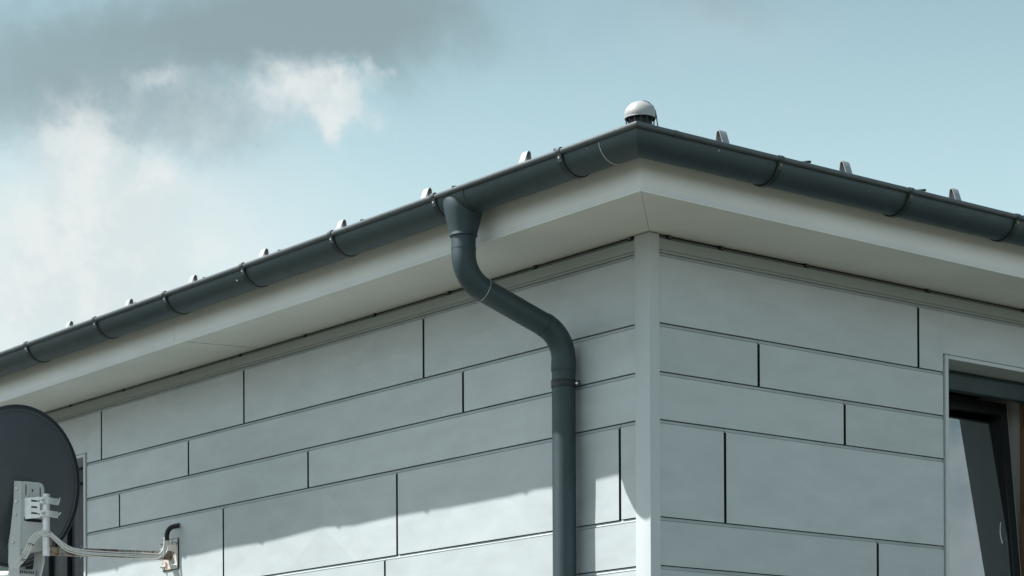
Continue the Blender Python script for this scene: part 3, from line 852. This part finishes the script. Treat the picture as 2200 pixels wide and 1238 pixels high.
for (x_, z_) in ((-.836, 3.265), (-.838, 3.20), (-.842, 3.135), (-.858, 2.995)):
    MB().tube([(x_+.001, 3.782, z_), (x_-.007, 3.776, z_)], .0058, 6).build('bolt', m_steel, sat)
# feed arm reaching out in front of the dish with its sunlit receiver
MB().tube([(-.79, 3.87, 2.84), (-.80, 4.00, 2.855), (-.80, 4.20, 2.865), (-.80, 4.40, 2.90)], .020, 10).build('feed_arm', m_plast, sat, True)
MB().tube([(-.80, 4.40, 2.90), (-.80, 4.34, 2.99)], [.035, .028], 16).build('receiver', m_cable, sat, True)
# clamp to the mast
mb = MB()
c = [(-.806, 3.768, 3.218), (-.752, 3.700, 3.222), (-.752, 3.700, 3.118), (-.806, 3.768, 3.112), (-.806, 3.776, 3.218), (-.745, 3.708, 3.222), (-.745, 3.708, 3.118), (-.806, 3.776, 3.112)]
mb.add(c, [(0, 1, 2, 3), (4, 5, 6, 7), (0, 1, 5, 4), (1, 2, 6, 5), (2, 3, 7, 6), (3, 0, 4, 7)])
pl_ = mb.build('mast_clamp', m_alu, sat)
for z_ in (3.203, 3.172, 3.142):
    MB().add([(-.781, 3.7345, z_-.004), (-.762, 3.711, z_-.007), (-.762, 3.711, z_+.001), (-.781, 3.7345, z_+.005), (-.781, 3.738, z_-.004), (-.762, 3.714, z_-.007), (-.762, 3.714, z_+.001), (-.781, 3.738, z_+.005)],
           [(0, 1, 2, 3), (4, 5, 6, 7), (0, 1, 5, 4), (1, 2, 6, 5), (2, 3, 7, 6), (3, 0, 4, 7)]).build('slot', m_black, pl_)
for z_ in (3.200, 3.135):
    mb = MB()
    for (xa, xb, ya) in ((-.752, -.728, 3.662), (-.728, -.705, 3.6585), (-.705, -.668, 3.664)):
        pass
    top = [(-.766, 3.672), (-.745, 3.657), (-.728, 3.653), (-.710, 3.657), (-.698, 3.668), (-.664, 3.676), (-.664, 3.680), (-.70, 3.6725), (-.713, 3.661), (-.728, 3.657), (-.743, 3.661), (-.764, 3.676)]
    n = len(top); v = [(x, y, z_-.016) for x, y in top]+[(x, y, z_+.016) for x, y in top]
    f = [(i, (i+1) % n, (i+1) % n+n, i+n) for i in range(n)]+[(k, k+1, n-2-k, n-1-k) for k in range(5)]+[(n+k, n+n-1-k, n+n-2-k, n+k+1) for k in range(5)]
    s_ = mesh('clamp_strap', v, f, m_alu, sat)
    MB().tube([(-.672, 3.72, z_+.001), (-.672, 3.645, z_+.001)], .0035, 8).build('threaded_rod', m_steel, s_)
    MB().tube([(-.758, 3.72, z_+.001), (-.758, 3.632, z_+.001)], .0035, 8).build('threaded_rod', m_steel, s_)
    for xx in (-.672, -.758):
        y_ = 3.657 if xx > -.7 else 3.652
        mb = MB().tube([(xx, y_+.006, z_), (xx, y_-.006, z_)], .006, 10)
        q = R(25 if z_ > 3.17 else 60)
        for sg in (1, -1):
            mb.tube([(xx, y_-.002, z_), (xx+sg*math.sin(q)*.009, y_-.006, z_+sg*math.cos(q)*.014), (xx+sg*math.sin(q)*.010, y_-.008, z_+sg*math.cos(q)*.020)], [.004, .0035, .002], 8)
        mb.build('wing_nut', m_steel, s_, True, 50)
# mast and arm
MB().tube([(-.728, 3.683, 2.927), (-.728, 3.683, 3.2345)], .0192, 24).build('mast', m_alu, sat, True, 40)
mb = MB()
mb.tube([(-.728, 3.683, 3.2340), (-.728, 3.683, 3.2342)], .016, 20); mb.build('mast_hollow', m_gap, sat)
def sq(mb, p, q, w, h):
    p = Vector(p); q = Vector(q); v = []
    for c in (p, q):
        for a, b in ((-w, -h), (w, -h), (w, h), (-w, h)): v.append((c.x, c.y+a, c.z+b))
    return mb.add(v, [(0, 1, 2, 3), (4, 7, 6, 5), (0, 4, 5, 1), (1, 5, 6, 2), (2, 6, 7, 3), (3, 7, 4, 0)])
mb = MB(); sq(mb, (-.712, 3.69, 2.952), (-.010, 3.70, 2.976), .018, .0205); o = mb.build('wall_arm', m_rust, sat); bevel(o, .002, 1)
mb = MB(); sq(mb, (-.716, 3.69, 2.952), (-.66, 3.691, 2.954), .0188, .0213); o = mb.build('arm_end', m_rust2, sat); bevel(o, .002, 1)
MB().tube([(-.712, 3.672, 2.975), (-.7105, 3.671, 3.00), (-.711, 3.672, 3.03)], [.010, .007, .003], 8).build('weld', m_rust2, sat, True)
mb = MB(); sq(mb, (-.06, 3.6995, 2.978), (-.0098, 3.70, 2.977), .0185, .0213); o = mb.build('arm_end', m_rust2, sat)
mb = MB(); mb.box((-.0095, 3.628, 2.905), (-.0033, 3.782, 3.060)); wp = mb.build('wall_plate', m_plate, sat); bevel(wp, .002, 1)
mb = MB(); mb.box((-.0032, 3.624, 2.901), (-.0002, 3.786, 3.064)); mb.build('rubber_pad', m_hose, sat)
for (y_, z_) in ((3.764, 3.040), (3.645, 3.042), (3.764, 2.922), (3.645, 2.922)):
    b_ = MB().tube([(-.0095, y_, z_), (-.0115, y_, z_)], .012, 12).build('bolt', m_steel, sat)
    MB().tube([(-.0115, y_, z_), (-.020, y_, z_)], .0082, 6).build('nut', m_steel, b_)
    MB().tube([(-.020, y_, z_), (-.033, y_, z_)], .0045, 8).build('bolt_end', m_steel, b_)

# ------------------------------------------------------------------ cables along the arm
cab = empty('cable_bundle', (-.03, 3.66, 2.99)); prop(cab, 'bundle of four white cables tied along the rusty dish arm', 'cables')
def smooth_path(P, n=6):
    P = [Vector(p) for p in P]; out = []
    for i in range(len(P)-1):
        p0 = P[max(0, i-1)]; p1 = P[i]; p2 = P[i+1]; p3 = P[min(len(P)-1, i+2)]
        for k in range(n):
            t_ = k/n
            out.append(.5*((2*p1)+(-p0+p2)*t_+(2*p0-5*p1+4*p2-p3)*t_*t_+(-p0+3*p1-3*p2+p3)*t_**3))
    out.append(P[-1]); return out
main = [(-.892, 3.72, 2.857), (-.850, 3.70, 2.905), (-.826, 3.68, 2.955), (-.811, 3.67, 2.998), (-.786, 3.66, 3.026), (-.758, 3.655, 3.035), (-.722, 3.652, 3.032), (-.689, 3.652, 3.010),
        (-.637, 3.652, 2.974), (-.585, 3.654, 2.959), (-.481, 3.656, 2.953), (-.348, 3.658, 2.955), (-.214, 3.660, 2.958), (-.115, 3.660, 2.963), (-.080, 3.660, 2.978), (-.060, 3.660, 3.002), (-.053, 3.661, 3.03), (-.051, 3.662, 3.062)]
for j, (oy, oz) in enumerate(((0, -.0140), (-.003, -.0047), (-.002, .0047), (.001, .0140))):
    rng = random.Random(40+j); pts = []
    for i, p in enumerate(main):
        sp_ = 1.0 if 7 < i < 13 else .8
        ox = 0
        if i >= 14: ox = -oz*.9; zz = oz*.15
        else: zz = oz*sp_
        if i < 5: ox = -oz*.9; zz = oz*.4
        jit = rng.uniform(-.0022, .0022) if 0 < i < 14 else 0
        pts.append((p[0]+ox, p[1]+oy, p[2]+zz+jit))
    MB().tube(smooth_path(pts), .0034, 8).build('cable', m_cable, cab, True)
def tie(x, z, ax, rad, m):
    ax = Vector(ax).normalized(); u = ax.orthogonal().normalized(); w = ax.cross(u); c = Vector((x, 3.66, z))
    MB().tube([c+(u*math.cos(2*math.pi*k/16))*rad*1.0+w*math.sin(2*math.pi*k/16)*rad for k in range(17)], .0018, 6, False).build('cable_tie', m, cab, True)
tie(-.820, 2.975, (.25, 0, 1), .0135, m_hose); tie(-.858, 2.893, (.5, .1, 1), .0125, m_hose)
mb = MB().tube([(-.752, 3.6605, 3.035), (-.728, 3.6480, 3.041), (-.704, 3.6600, 3.040)], .0028, 6); mb.build('cable_tie', m_hose, cab, True)
for x_, z_ in ((-.545, 2.958), (-.245, 2.962), (-.083, 2.975)):
    hh = .030
    MB().tube([(x_, 3.672, z_+hh), (x_+.004, 3.648, z_+hh*.7), (x_+.004, 3.645, z_-hh*.4), (x_-.004, 3.660, z_-hh), (x_-.010, 3.652, z_-hh*1.15)], .0014, 6).build('cable_tie', m_cable, cab, True)
# corrugated hose into the wall
hp = smooth_path([(-.051, 3.662, 3.050), (-.050, 3.662, 3.075), (-.046, 3.657, 3.098), (-.032, 3.645, 3.117), (-.001, 3.618, 3.127)], 16)
dense = []
for i in range(len(hp)-1):
    dense += [hp[i], (hp[i]+hp[i+1])/2]
rad = [.0135 if (i//3) % 2 == 0 else .0115 for i in range(len(dense))]
hz = MB().tube(dense, rad, 16).build('conduit_hose', m_hose, cab, True, 60)
